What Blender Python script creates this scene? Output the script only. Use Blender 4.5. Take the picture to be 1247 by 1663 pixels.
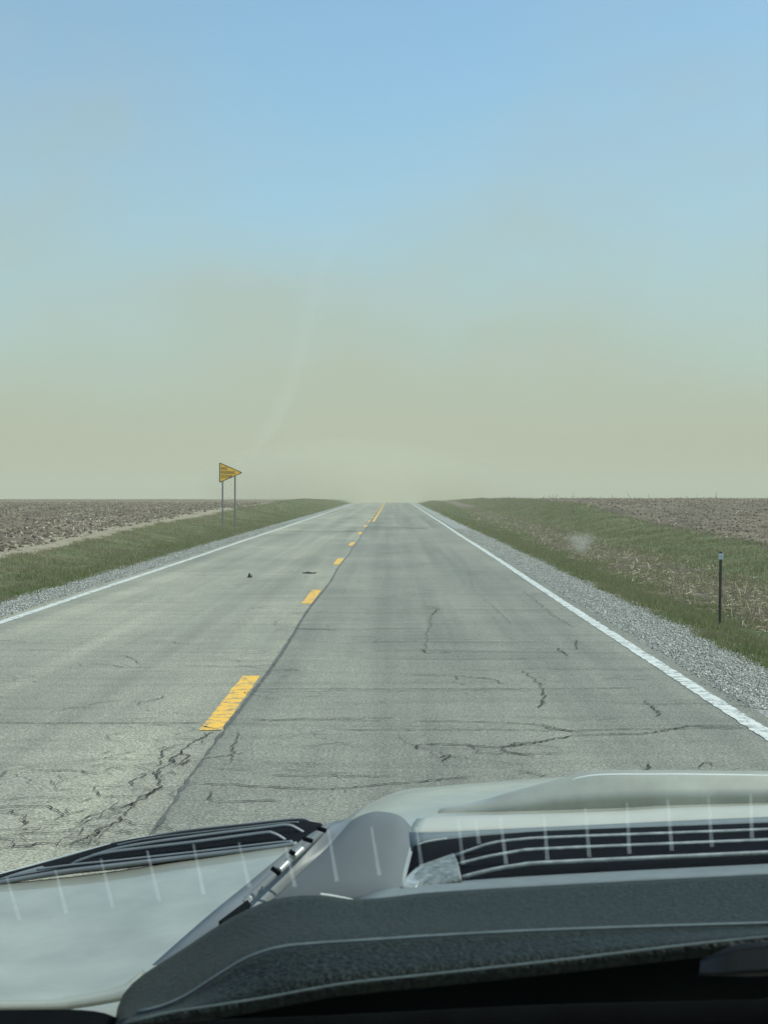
import bpy, bmesh, math, random
import numpy as np
from mathutils import Vector, Matrix

random.seed(7)
RNG = np.random.default_rng(11)
R = math.radians
scene = bpy.context.scene
for o in list(bpy.data.objects):
    bpy.data.objects.remove(o)

# ------------------------------------------------------------------ camera
F = 2645.0              # focal length in photograph pixels
VX, VY = 637.0, 797.0   # vanishing point of the road in the photograph
CAMZ = 1.6
cam_d = bpy.data.cameras.new('camera')
cam = bpy.data.objects.new('camera', cam_d)
scene.collection.objects.link(cam)
cam.location = (0, 0, CAMZ)
cam.rotation_euler = (R(90), 0, 0)
cam_d.sensor_fit = 'HORIZONTAL'
cam_d.sensor_width = 36.0
cam_d.lens = 36.0 * F / 1247.0
cam_d.shift_x = (623.5 - VX) / 1247.0
cam_d.shift_y = -(831.5 - VY) / 1247.0
cam_d.clip_start = 0.05
cam_d.clip_end = 12000
cam_d.dof.use_dof = True
cam_d.dof.focus_distance = 45.0
cam_d.dof.aperture_fstop = 58.0
scene.camera = cam

# ------------------------------------------------------------------ sky, sun, exposure
SUN_AZ, SUN_EL = R(90), R(52)       # azimuth clockwise from straight ahead (+Y)
world = bpy.data.worlds.new('World')
scene.world = world
world.use_nodes = True
wn, wl = world.node_tree.nodes, world.node_tree.links
wn.clear()
w_out = wn.new('ShaderNodeOutputWorld')
w_bg = wn.new('ShaderNodeBackground')
sky = wn.new('ShaderNodeTexSky')
sky.sky_type = 'NISHITA'
sky.sun_disc = False
sky.sun_elevation = SUN_EL
sky.sun_rotation = SUN_AZ
sky.air_density = 1.0
sky.dust_density = 1.6
sky.ozone_density = 2.0
SKY_STRENGTH = 0.12
w_bg.inputs['Strength'].default_value = SKY_STRENGTH
# airborne dust: hides the clear sky more the nearer one looks to the horizon (optical depth ~ 1/sin)
tc = wn.new('ShaderNodeTexCoord')
sep = wn.new('ShaderNodeSeparateXYZ')
wl.new(tc.outputs['Generated'], sep.inputs[0])
nz = wn.new('ShaderNodeTexNoise')
nz.inputs['Scale'].default_value = 3.6
nz.inputs['Detail'].default_value = 4.0
nz.inputs['Roughness'].default_value = 0.5
wmap = wn.new('ShaderNodeMapping')
wmap.inputs['Scale'].default_value = (1.0, 1.0, 1.5)
wl.new(tc.outputs['Generated'], wmap.inputs['Vector'])
wl.new(wmap.outputs['Vector'], nz.inputs['Vector'])


def wmath(op, a, b=None, clamp=False):
    n = wn.new('ShaderNodeMath')
    n.operation = op
    n.use_clamp = clamp
    for i, v in enumerate((a, b)):
        if v is None:
            continue
        if isinstance(v, (int, float)):
            n.inputs[i].default_value = v
        else:
            wl.new(v, n.inputs[i])
    return n.outputs[0]


zz = wmath('MAXIMUM', sep.outputs['Z'], 0.0)
nn = wmath('ADD', wmath('MULTIPLY', wmath('SUBTRACT', nz.outputs['Fac'], 0.5), 3.2), 1.0)
zz = wmath('MAXIMUM', wmath('MULTIPLY', zz, nn), 0.0)
# dust cover = exp(-(z/0.15)^1.5)
cover = wmath('POWER', 2.71828, wmath('MULTIPLY', wmath('POWER', wmath('DIVIDE', zz, 0.165), 1.5), -1.0), True)
cover = wmath('ADD', wmath('MULTIPLY', cover, 0.90), 0.10)
mixs = wn.new('ShaderNodeMix')
mixs.data_type = 'RGBA'
wl.new(cover, mixs.inputs['Factor'])
hsv = wn.new('ShaderNodeHueSaturation')
hsv.inputs['Saturation'].default_value = 0.95
hsv.inputs['Value'].default_value = 1.0
wl.new(sky.outputs['Color'], hsv.inputs['Color'])
clear = wn.new('ShaderNodeMix')
clear.data_type = 'RGBA'
clear.blend_type = 'MULTIPLY'
clear.inputs['Factor'].default_value = 1.0
wl.new(hsv.outputs['Color'], clear.inputs['A'])
clear.inputs['B'].default_value = (1.14, 1.50, 1.58, 1)
wl.new(clear.outputs['Result'], mixs.inputs['A'])
mixs.inputs['B'].default_value = (4.08, 4.16, 3.32, 1)
wl.new(mixs.outputs['Result'], w_bg.inputs['Color'])
wl.new(w_bg.outputs[0], w_out.inputs['Surface'])

sun_d = bpy.data.lights.new('sun', 'SUN')
sun_d.energy = 3.6
sun_d.angle = R(0.6)
sun_d.color = (1.0, 0.95, 0.86)
sun = bpy.data.objects.new('sun', sun_d)
scene.collection.objects.link(sun)
sdir = Vector((math.sin(SUN_AZ) * math.cos(SUN_EL), math.cos(SUN_AZ) * math.cos(SUN_EL), math.sin(SUN_EL)))
sun.rotation_euler = sdir.to_track_quat('Z', 'Y').to_euler()
sun.location = sdir * 50

vs = scene.view_settings
scene.display_settings.display_device = 'sRGB'
vs.view_transform = 'Standard'
vs.look = 'None'
vs.exposure = 0.0
vs.gamma = 1.0
vs.use_curve_mapping = False
cy = scene.cycles
cy.use_denoising = True
cy.max_bounces = 6
cy.transparent_max_bounces = 12
cy.volume_bounces = 1

# ------------------------------------------------------------------ helpers
def link(o, parent=None):
    scene.collection.objects.link(o)
    if parent is not None:
        o.parent = parent
    return o


def mesh_obj(name, verts, faces, mat, parent=None, smooth=False):
    me = bpy.data.meshes.new(name)
    me.from_pydata([tuple(v) for v in verts], [], faces)
    me.update()
    if mat:
        me.materials.append(mat)
    if smooth:
        me.polygons.foreach_set('use_smooth', [True] * len(me.polygons))
    return link(bpy.data.objects.new(name, me), parent)


def tri_obj(name, V, T, mat, tint=None, parent=None):
    """fast numpy triangle mesh, optional per-vertex 'tint' float attribute"""
    me = bpy.data.meshes.new(name)
    V = np.ascontiguousarray(V, dtype=np.float32)
    T = np.ascontiguousarray(T, dtype=np.int32)
    me.vertices.add(len(V))
    me.vertices.foreach_set('co', V.ravel())
    me.loops.add(T.size)
    me.loops.foreach_set('vertex_index', T.ravel())
    me.polygons.add(len(T))
    me.polygons.foreach_set('loop_start', np.arange(0, T.size, 3, dtype=np.int32))
    if tint is not None:
        a = me.attributes.new('tint', 'FLOAT', 'POINT')
        a.data.foreach_set('value', np.ascontiguousarray(tint, dtype=np.float32))
    me.update(calc_edges=True)
    me.validate()
    if mat:
        me.materials.append(mat)
    return link(bpy.data.objects.new(name, me), parent)


def tag(o, label=None, cat=None, group=None, kind=None):
    for k, v in (('label', label), ('category', cat), ('group', group), ('kind', kind)):
        if v:
            o[k] = v
    return o


def empty(name, loc=(0, 0, 0)):
    o = bpy.data.objects.new(name, None)
    o.location = loc
    o.empty_display_size = 0.2
    return link(o)


class NT:
    """small node-tree builder"""
    def __init__(self, name):
        self.m = bpy.data.materials.new(name)
        self.m.use_nodes = True
        self.n, self.l = self.m.node_tree.nodes, self.m.node_tree.links
        self.n.clear()
        self.out = self.n.new('ShaderNodeOutputMaterial')
        self._pos = None

    def put(self, sock, v):
        if v is None:
            return
        if hasattr(v, 'is_output'):
            self.l.new(v, sock)
        elif isinstance(v, (tuple, list)):
            sock.default_value = tuple(v) + ((1,) if len(v) == 3 and len(sock.default_value) == 4 else ())
        else:
            sock.default_value = v

    def pos(self):
        if self._pos is None:
            self._pos = self.n.new('ShaderNodeNewGeometry').outputs['Position']
        return self._pos

    def vec(self, scale=(1, 1, 1), loc=(0, 0, 0), src=None):
        n = self.n.new('ShaderNodeMapping')
        self.l.new(src or self.pos(), n.inputs['Vector'])
        n.inputs['Scale'].default_value = scale
        n.inputs['Location'].default_value = loc
        return n.outputs[0]

    def noise(self, scale, detail=3, rough=0.55, vec=None, dist=0.0):
        n = self.n.new('ShaderNodeTexNoise')
        self.l.new(vec or self.pos(), n.inputs['Vector'])
        n.inputs['Scale'].default_value = scale
        n.inputs['Detail'].default_value = detail
        n.inputs['Roughness'].default_value = rough
        n.inputs['Distortion'].default_value = dist
        return n.outputs['Fac']

    def voro(self, scale, vec=None, feature='F1', out='Distance'):
        n = self.n.new('ShaderNodeTexVoronoi')
        n.feature = feature
        self.l.new(vec or self.pos(), n.inputs['Vector'])
        n.inputs['Scale'].default_value = scale
        return n.outputs[out]

    def ramp(self, fac, stops, interp='LINEAR'):
        n = self.n.new('ShaderNodeValToRGB')
        n.color_ramp.interpolation = interp
        el = n.color_ramp.elements
        while len(el) > 1:
            el.remove(el[-1])
        for i, (p, c) in enumerate(stops):
            e = el[0] if i == 0 else el.new(p)
            e.position = p
            c = (c, c, c) if isinstance(c, (int, float)) else c
            e.color = tuple(c) + (1,)
        self.put(n.inputs['Fac'], fac)
        return n.outputs['Color']

    def mix(self, fac, a, b, mode='MIX'):
        n = self.n.new('ShaderNodeMix')
        n.data_type = 'RGBA'
        n.blend_type = mode
        self.put(n.inputs['Factor'], fac)
        self.put(n.inputs['A'], a)
        self.put(n.inputs['B'], b)
        return n.outputs['Result']

    def math(self, op, a, b=None, clamp=False):
        n = self.n.new('ShaderNodeMath')
        n.operation = op
        n.use_clamp = clamp
        self.put(n.inputs[0], a)
        self.put(n.inputs[1], b)
        return n.outputs[0]

    def attr(self, name):
        n = self.n.new('ShaderNodeAttribute')
        n.attribute_name = name
        return n.outputs['Fac']

    def bump(self, h, strength=0.3, dist=0.01):
        n = self.n.new('ShaderNodeBump')
        n.inputs['Strength'].default_value = strength
        n.inputs['Distance'].default_value = dist
        self.put(n.inputs['Height'], h)
        return n.outputs['Normal']

    def pbr(self, color, rough=0.7, metal=0.0, normal=None, spec=0.5, coat=0.0, coat_rough=0.1):
        b = self.n.new('ShaderNodeBsdfPrincipled')
        self.put(b.inputs['Base Color'], color)
        self.put(b.inputs['Roughness'], rough)
        self.put(b.inputs['Metallic'], metal)
        self.put(b.inputs['Specular IOR Level'], spec)
        self.put(b.inputs['Coat Weight'], coat)
        self.put(b.inputs['Coat Roughness'], coat_rough)
        if normal is not None:
            self.put(b.inputs['Normal'], normal)
        self.l.new(b.outputs[0], self.out.inputs['Surface'])
        return self.m


# ------------------------------------------------------------------ materials
def mat_asphalt():
    t = NT('asphalt')
    x = t.n.new('ShaderNodeSeparateXYZ')
    t.l.new(t.pos(), x.inputs[0])
    X = x.outputs['X']
    # the two lanes were laid at different times: left of the joint paler and yellower
    lane = t.math('GREATER_THAN', t.math('ADD', X, t.math('MULTIPLY', t.math('SUBTRACT', t.noise(0.8), 0.5), 0.06)), -1.12)
    base = t.mix(lane, (0.282, 0.272, 0.212), (0.224, 0.221, 0.180))
    # long worn wheel tracks and drag marks
    streak = t.noise(1.0, 4, 0.6, t.vec((1.5, 0.018, 1.0)))
    base = t.mix(1.0, base, t.ramp(streak, [(0.30, (0.72, 0.73, 0.74)), (0.52, 1.0), (0.72, (1.22, 1.22, 1.18))]), 'MULTIPLY')
    patch = t.noise(0.35, 5, 0.6, t.vec((1.0, 0.35, 1.0)))
    base = t.mix(1.0, base, t.ramp(patch, [(0.3, (0.74, 0.75, 0.76)), (0.7, (1.18, 1.17, 1.14))]), 'MULTIPLY')
    cross = t.noise(1.0, 3, 0.6, t.vec((0.35, 3.2, 1.0)))
    base = t.mix(1.0, base, t.ramp(cross, [(0.32, 0.86), (0.5, 1.0), (0.7, 1.07)]), 'MULTIPLY')
    grain = t.noise(58.0, 3, 0.8)
    base = t.mix(1.0, base, t.ramp(grain, [(0.34, 0.34), (0.5, 1.0), (0.66, 1.75)]), 'MULTIPLY')
    stone = t.voro(95.0, None, 'F1', 'Color')
    base = t.mix(0.40, base, t.mix(1.0, base, t.ramp(stone, [(0.0, 0.45), (0.6, 1.0), (0.95, 1.9)]), 'MULTIPLY'))
    mid = t.noise(14.0, 3, 0.6)
    base = t.mix(1.0, base, t.ramp(mid, [(0.3, 0.86), (0.7, 1.12)]), 'MULTIPLY')
    # hairline crazing, only in worn patches
    wob = t.n.new('ShaderNodeVectorMath')
    wob.operation = 'MULTIPLY_ADD'
    nt = t.n.new('ShaderNodeTexNoise')
    nt.inputs['Scale'].default_value = 3.0
    nt.inputs['Detail'].default_value = 4
    t.l.new(t.pos(), nt.inputs['Vector'])
    t.l.new(nt.outputs['Color'], wob.inputs[0])
    wob.inputs[1].default_value = (0.5, 0.5, 0)
    t.l.new(t.pos(), wob.inputs[2])
    edge = t.voro(1.9, t.vec((1, 0.8, 1), src=wob.outputs[0]), 'DISTANCE_TO_EDGE')
    line = t.ramp(edge, [(0.0, 1.0), (0.006, 1.0), (0.014, 0.0)])
    where = t.ramp(t.noise(0.9, 4, 0.6, t.vec((1.0, 0.5, 1.0), (3.3, 1.7, 0))), [(0.53, 0.0), (0.62, 1.0)])
    crz = t.math('MULTIPLY', t.math('MULTIPLY', line, where), 0.7)
    base = t.mix(crz, base, (0.05, 0.052, 0.048))
    h = t.math('ADD', t.math('MULTIPLY', grain, 0.7), t.math('MULTIPLY', t.math('SUBTRACT', 1.0, crz), 0.6))
    return t.pbr(base, 0.78, 0, t.bump(h, 0.5, 0.006), 0.35)


def paint(name, col, worn, thr):
    t = NT(name)
    w = t.noise(9.0, 6, 0.7)
    w2 = t.noise(60.0, 3, 0.7)
    f = t.math('ADD', t.math('MULTIPLY', w, 0.7), t.math('MULTIPLY', w2, 0.3))
    m = t.ramp(f, [(thr - 0.03, 0.0), (thr + 0.03, 1.0)])
    c = t.mix(t.ramp(t.noise(5.0, 4), [(0.3, 0.0), (0.75, 0.45)]), col, tuple(v * 0.78 for v in col))
    base = t.mix(m, worn, c)
    return t.pbr(base, 0.6, 0, t.bump(w2, 0.25, 0.004), 0.4)


def mat_gravel():
    t = NT('gravel_bed')
    col = t.voro(38.0, None, 'F1', 'Color')
    base = t.ramp(col, [(0.0, (0.17, 0.17, 0.155)), (0.5, (0.29, 0.295, 0.27)), (0.9, (0.45, 0.46, 0.43))])
    d = t.voro(38.0)
    base = t.mix(t.ramp(d, [(0.35, 0.0), (0.8, 0.6)]), base, (0.15, 0.15, 0.135))
    base = t.mix(t.ramp(t.noise(1.3, 4), [(0.35, 0.0), (0.7, 0.45)]), base, (0.23, 0.24, 0.22))
    return t.pbr(base, 0.85, 0, t.bump(d, 0.8, 0.02))


def mat_stone():
    t = NT('gravel_stone')
    a = t.attr('tint')
    base = t.ramp(a, [(0.0, (0.14, 0.138, 0.12)), (0.4, (0.27, 0.268, 0.235)), (0.85, (0.41, 0.405, 0.36)), (1.0, (0.68, 0.67, 0.60))])
    return t.pbr(base, 0.8)


def mat_turf():
    t = NT('turf')
    a = t.noise(0.6, 5, 0.65)
    b = t.noise(7.0, 4, 0.7)
    c = t.noise(30.0, 3, 0.7, t.vec((1, 0.45, 1)))
    base = t.ramp(a, [(0.3, (0.085, 0.105, 0.038)), (0.5, (0.120, 0.140, 0.056)), (0.68, (0.195, 0.170, 0.092))])
    base = t.mix(1.0, base, t.ramp(b, [(0.3, 0.55), (0.7, 1.4)]), 'MULTIPLY')
    base = t.mix(1.0, base, t.ramp(c, [(0.3, 0.6), (0.7, 1.35)]), 'MULTIPLY')
    return t.pbr(base, 0.9, 0, t.bump(c, 0.8, 0.05), 0.2)


def mat_blade():
    t = NT('grass_blade')
    a = t.attr('tint')
    base = t.ramp(a, [(0.0, (0.092, 0.122, 0.036)), (0.45, (0.150, 0.190, 0.058)), (0.72, (0.215, 0.235, 0.088)), (0.88, (0.30, 0.265, 0.14)), (1.0, (0.44, 0.38, 0.23))])
    pz = t.noise(0.45, 4, 0.6)
    base = t.mix(t.ramp(pz, [(0.44, 0.0), (0.58, 0.75)]), base, (0.235, 0.205, 0.115))
    m = t.pbr(base, 0.6, 0, None, 0.3)
    bs = t.out.inputs['Surface'].links[0].from_node
    tr = t.n.new('ShaderNodeBsdfTranslucent')
    t.l.new(base, tr.inputs['Color'])
    mx = t.n.new('ShaderNodeMixShader')
    mx.inputs[0].default_value = 0.45
    t.l.new(bs.outputs[0], mx.inputs[1])
    t.l.new(tr.outputs[0], mx.inputs[2])
    t.l.new(mx.outputs[0], t.out.inputs['Surface'])
    return m


def mat_soil(name, mult=1.0, furrow=1.0):
    t = NT(name)
    a = t.noise(0.25, 5, 0.6, t.vec((1, 0.3, 1)))
    base = t.ramp(a, [(0.3, tuple(v * mult for v in (0.110, 0.083, 0.062))), (0.7, tuple(v * mult for v in (0.200, 0.155, 0.113)))])
    f = t.noise(1.0, 3, 0.6, t.vec((1.3, 0.03, 1)))
    base = t.mix(furrow, base, t.mix(1.0, base, t.ramp(f, [(0.3, 0.6), (0.7, 1.35)]), 'MULTIPLY'))
    b = t.noise(6.0, 4, 0.75)
    base = t.mix(1.0, base, t.ramp(b, [(0.3, 0.45), (0.7, 1.6)]), 'MULTIPLY')
    s = t.noise(11.0, 2, 0.6, t.vec((1, 0.4, 1), (5, 2, 0)))
    base = t.mix(t.ramp(s, [(0.60, 0.0), (0.70, 0.75)]), base, (0.34, 0.285, 0.20))
    return t.pbr(base, 0.95, 0, t.bump(b, 1.0, 0.12), 0.15)


def mat_tint(name, stops, rough=0.85, spec=0.25):
    t = NT(name)
    return t.pbr(t.ramp(t.attr('tint'), stops), rough, 0, None, spec)


def mat_plain(name, col, rough=0.6, metal=0.0, vary=0.2, scale=20.0, bump=0.0, bscale=200.0, coat=0.0, spec=0.5):
    t = NT(name)
    n = t.noise(scale, 4, 0.6)
    base = t.mix(1.0, col, t.ramp(n, [(0.3, 1 - vary), (0.7, 1 + vary)]), 'MULTIPLY')
    nm = t.bump(t.noise(bscale, 3, 0.6), bump, 0.002) if bump else None
    return t.pbr(base, rough, metal, nm, spec, coat)


M = {}
M['asphalt'] = mat_asphalt()
M['white_paint'] = paint('white_road_paint', (0.66, 0.67, 0.61), (0.26, 0.265, 0.23), 0.47)
M['yellow_paint'] = paint('yellow_road_paint', (0.88, 0.49, 0.055), (0.28, 0.24, 0.15), 0.465)
M['old_yellow'] = paint('old_yellow_paint', (0.70, 0.45, 0.10), (0.25, 0.25, 0.20), 0.47)
M['crack'] = mat_plain('crack_shadow', (0.058, 0.057, 0.052), 0.95, 0, 0.4, 8.0, spec=0.1)
M['seal'] = mat_plain('crack_sealant', (0.105, 0.108, 0.10), 0.85, 0, 0.3, 6.0, spec=0.2)
M['gravel'] = mat_gravel()
M['stone'] = mat_stone()
M['turf'] = mat_turf()
M['blade'] = mat_blade()
M['soil'] = mat_soil('field_soil', 1.0, 1.0)
M['ditch_soil'] = mat_soil('ditch_soil', 1.05, 0.4)
M['dry_strip'] = mat_plain('dry_trampled_strip', (0.27, 0.225, 0.15), 0.95, 0, 0.3, 3.0, 0.6, 30)
M['stalk'] = mat_tint('corn_residue', [(0.0, (0.10, 0.08, 0.06)), (0.4, (0.26, 0.21, 0.14)), (0.8, (0.46, 0.39, 0.27)), (1.0, (0.70, 0.64, 0.50))])
M['clod'] = mat_tint('soil_clod', [(0.0, (0.105, 0.080, 0.060)), (1.0, (0.20, 0.157, 0.117))], 0.95, 0.1)

# ------------------------------------------------------------------ terrain
def smooth(x, a, b):
    t = np.clip((x - a) / (b - a), 0, 1)
    return t * t * (3 - 2 * t)


def crest(d, d0=200.0, k=1e-4, s=0.008):
    u = np.maximum(d - d0, 0)
    q = s / (2 * k)
    return np.where(u < q, k * u * u, k * q * q + s * (u - q))


def height(X, d):
    X = np.asarray(X, float)
    d = np.asarray(d, float)
    X, d = np.broadcast_arrays(X, d)
    base = -crest(d)
    # left field and bank
    zl = np.interp(d, [-80, 0, 44, 61, 93, 120, 200, 250], [-0.3, -0.3, -0.12, 0.08, 0.36, 0.48, 0.36, 0.22]) - crest(d, 250)
    fill = smooth(d, 60, 170)
    zd = -0.33 + 0.15 * smooth(d, 40, 75) + 0.35 * fill
    bump = 0.30 * np.exp(-((d - 172) / 42) ** 2) * np.exp(-((X + 9.6) / 1.6) ** 2)
    xs = [-10.6, -7.8, -6.0, -4.95]
    left = np.where(X < xs[0], zl,
           np.where(X < xs[1], zl + (zd - zl) * smooth(X, xs[0], xs[1]),
           np.where(X < xs[2], zd + (base - 0.12 - zd) * smooth(X, xs[1], xs[2]),
                    base - 0.12 + 0.115 * (X - xs[2]) / (xs[3] - xs[2])))) + bump * (X < -6.0)
    # right bank, ditch and field
    zr = np.interp(d, [-80, 0, 50, 72, 100, 150, 250], [-0.5, -0.5, -0.2, 0.08, 0.68, 0.84, 0.33]) - crest(d, 250)
    fr = smooth(d, 85, 190)
    zb = -0.56 + 0.20 * smooth(d, 50, 90) + 0.55 * fr
    zb = zb - 0.6 * crest(d)
    ys = [2.65, 3.6, 5.7, 8.2, 11.6]
    right = np.where(X < ys[1], base - 0.005 - 0.10 * (X - ys[0]) / (ys[1] - ys[0]),
            np.where(X < ys[2], base - 0.105 + (zb - base + 0.105) * smooth(X, ys[1], ys[2]),
            np.where(X < ys[3], zb + 0.05 * (X - ys[2]) / 2.5,
            np.where(X < ys[4], zb + 0.05 + (zr - zb - 0.05) * smooth(X, ys[3], ys[4]), zr))))
    z = np.where(X < -4.95, left, np.where(X > 2.65, right, base))
    off = np.clip(np.maximum(-6.0 - X, X - 3.6), 0, 2) / 2
    und = 0.035 * np.sin(X * 1.7 + d * 0.31) * np.sin(d * 0.43 + 1.1) + 0.03 * np.sin(X * 0.53 - d * 0.17) + 0.02 * np.sin(d * 1.13 + X * 0.9)
    return z + und * off


def dsteps():
    a = list(np.arange(-40, 10, 5.0)) + list(np.arange(10, 60, 0.5)) + list(np.arange(60, 150, 1.5))
    a += list(np.arange(150, 320, 4.0)) + list(np.geomspace(320, 3000, 14))
    return np.array(a)


def strip(name, xs, mat, dz=0.0, edge=0.0):
    D = dsteps()
    xs = np.asarray(xs, float)
    XX, DD = np.meshgrid(xs, D)
    if edge:
        j = edge * (np.sin(DD * 1.9) * 0.5 + np.sin(DD * 4.7 + 1) * 0.3 + np.sin(DD * 0.6) * 0.5)
        XX[:, 0] += j[:, 0]
        XX[:, -1] -= j[:, 0]
    ZZ = height(np.clip(XX, xs[0] + 1e-4, xs[-1] - 1e-4), DD) + dz
    V = np.stack([XX, DD, ZZ], -1).reshape(-1, 3)
    nx, nd = len(xs), len(D)
    faces = [(i * nx + j, i * nx + j + 1, (i + 1) * nx + j + 1, (i + 1) * nx + j) for i in range(nd - 1) for j in range(nx - 1)]
    o = mesh_obj(name, V, faces, mat, None, True)
    o['kind'] = 'structure'
    return o


road = strip('road', [-4.95, -3.0, -1.12, 1.0, 2.65], M['asphalt'])
shoulder_l = strip('gravel_shoulder', np.linspace(-6.0, -4.95, 5), M['gravel'])
shoulder_r = strip('gravel_shoulder', np.linspace(2.65, 3.6, 5), M['gravel'])
verge_l = strip('grass_verge', np.linspace(-10.0, -6.0, 17), M['turf'])
dry_l = strip('dirt_track', np.linspace(-11.4, -10.0, 5), M['dry_strip'])
far = np.geomspace(1.0, 1400, 40)
field_l = strip('field', np.concatenate([-11.4 - far[::-1] + 1.0, [-11.4]])[:-1], M['soil'])
verge_r = strip('grass_verge', np.linspace(3.6, 6.0, 10), M['turf'])
ditch = strip('ditch', np.linspace(6.0, 8.3, 9), M['ditch_soil'])
bank_r = strip('grass_bank', np.linspace(8.3, 11.6, 12), M['turf'])
field_r = strip('field', np.concatenate([11.6 + far - 1.0]), M['soil'])


def ground_px(px, py):
    d = CAMZ * F / (py - VY)
    return ((px - VX) / F * d, d)


# ------------------------------------------------------------------ road markings (parts of the road)
def ribbon(name, pts, widths, mat, dz, parent, jitter=0.0):
    """flat ribbon on the road through ground points (X, d)"""
    V, faces = [], []
    P = [Vector((p[0], p[1])) for p in pts]
    n = len(P)
    for i in range(n):
        t = (P[min(i + 1, n - 1)] - P[max(i - 1, 0)])
        t = t.normalized() if t.length > 1e-9 else Vector((0, 1))
        nrm = Vector((-t.y, t.x))
        w = widths[i] if hasattr(widths, '__len__') else widths
        if name == 'crack':     # broken edges: wider where the crack runs across the traffic
            w *= 1 + 1.0 * abs(t.x)
        a = P[i] + nrm * (w / 2 + random.uniform(-jitter, jitter))
        b = P[i] - nrm * (w / 2 + random.uniform(-jitter, jitter))
        for q in (a, b):
            V.append((q.x, q.y, float(-crest(np.array(q.y))) + dz))
    for i in range(n - 1):
        faces.append((2 * i, 2 * i + 1, 2 * i + 3, 2 * i + 2))
    o = mesh_obj(name, V, faces, mat, parent)
    if o.data.polygons and o.data.polygons[0].normal.z < 0:
        o.data.flip_normals()
    return o


LD = np.concatenate([np.arange(-20, 8, 0.5), np.arange(8, 40, 0.09), np.arange(40, 120, 1.0), np.arange(120, 420, 4.0)])
ribbon('edge_line', [(-4.74 + 0.010 * math.sin(d * 0.21), d) for d in LD], 0.125, M['white_paint'], 0.004, road, 0.006)
ribbon('edge_line', [(2.45 + 0.012 * math.sin(d * 0.17 + 1), d) for d in LD], 0.125, M['white_paint'], 0.004, road, 0.010)
d0 = CAMZ * F / 390.0
for n in range(-1, 8):
    a = d0 + 12.19 * n
    pts = [(-1.215, a + 3.2 * q / 16) for q in range(17)]
    ribbon('centre_dash', pts, 0.15, M['yellow_paint'], 0.004, road, 0.006)
solid = np.concatenate([np.arange(84, 120, 2.0), np.arange(120, 420, 5.0)])
ribbon('no_passing_line', [(-0.98, d) for d in solid], 0.12, M['yellow_paint'], 0.004, road, 0.004)
for n in range(8, 26):
    a = d0 + 12.19 * n
    ribbon('centre_dash', [(-1.215, a + 3.2 * q / 4) for q in range(5)], 0.15, M['yellow_paint'], 0.004, road)

# centre joint and cracks
jd = np.concatenate([np.arange(5, 25, 0.12), np.arange(25, 80, 0.5), np.arange(80, 300, 3)])
jp, jw = [], []
for d in jd:
    near = max(0.0, 1 - d / 24)
    jp.append((-1.105 + 0.02 * math.sin(d * 0.5) + near * random.uniform(-0.012, 0.012), d))
    jw.append((0.026 + 0.014 * random.random() * (1 if d < 25 else 0.3)) * (1.0 if d > 11 else random.uniform(0.15, 1.0)))
ribbon('centre_joint', jp, jw, M['seal'], 0.006, road, 0.004)


def crack(px_pts, w=0.012, rough=0.05, mat='crack', g=False):
    P = [Vector(p if g else ground_px(*p)) for p in px_pts]
    pts = [P[0]]
    for a, b in zip(P, P[1:]):
        L = (b - a).length
        k = max(2, int(L / 0.03))
        nrm = Vector((-(b - a).y, (b - a).x)).normalized()
        off = 0.0
        for i in range(1, k + 1):
            off = off * 0.72 + random.uniform(-1, 1) * rough * 0.33
            f = off * (1 - (i / k)) if i == k else off
            pts.append(a + (b - a) * (i / k) + nrm * f)
    m = len(pts)
    ws = [w * (0.8 if w < 0.03 else 1.0) * random.uniform(0.4, 1.2) * min(1, 0.25 + min(i, m - 1 - i) / 4) for i in range(m)]
    ribbon('crack', pts, ws, M[mat], 0.0075, road)


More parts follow.
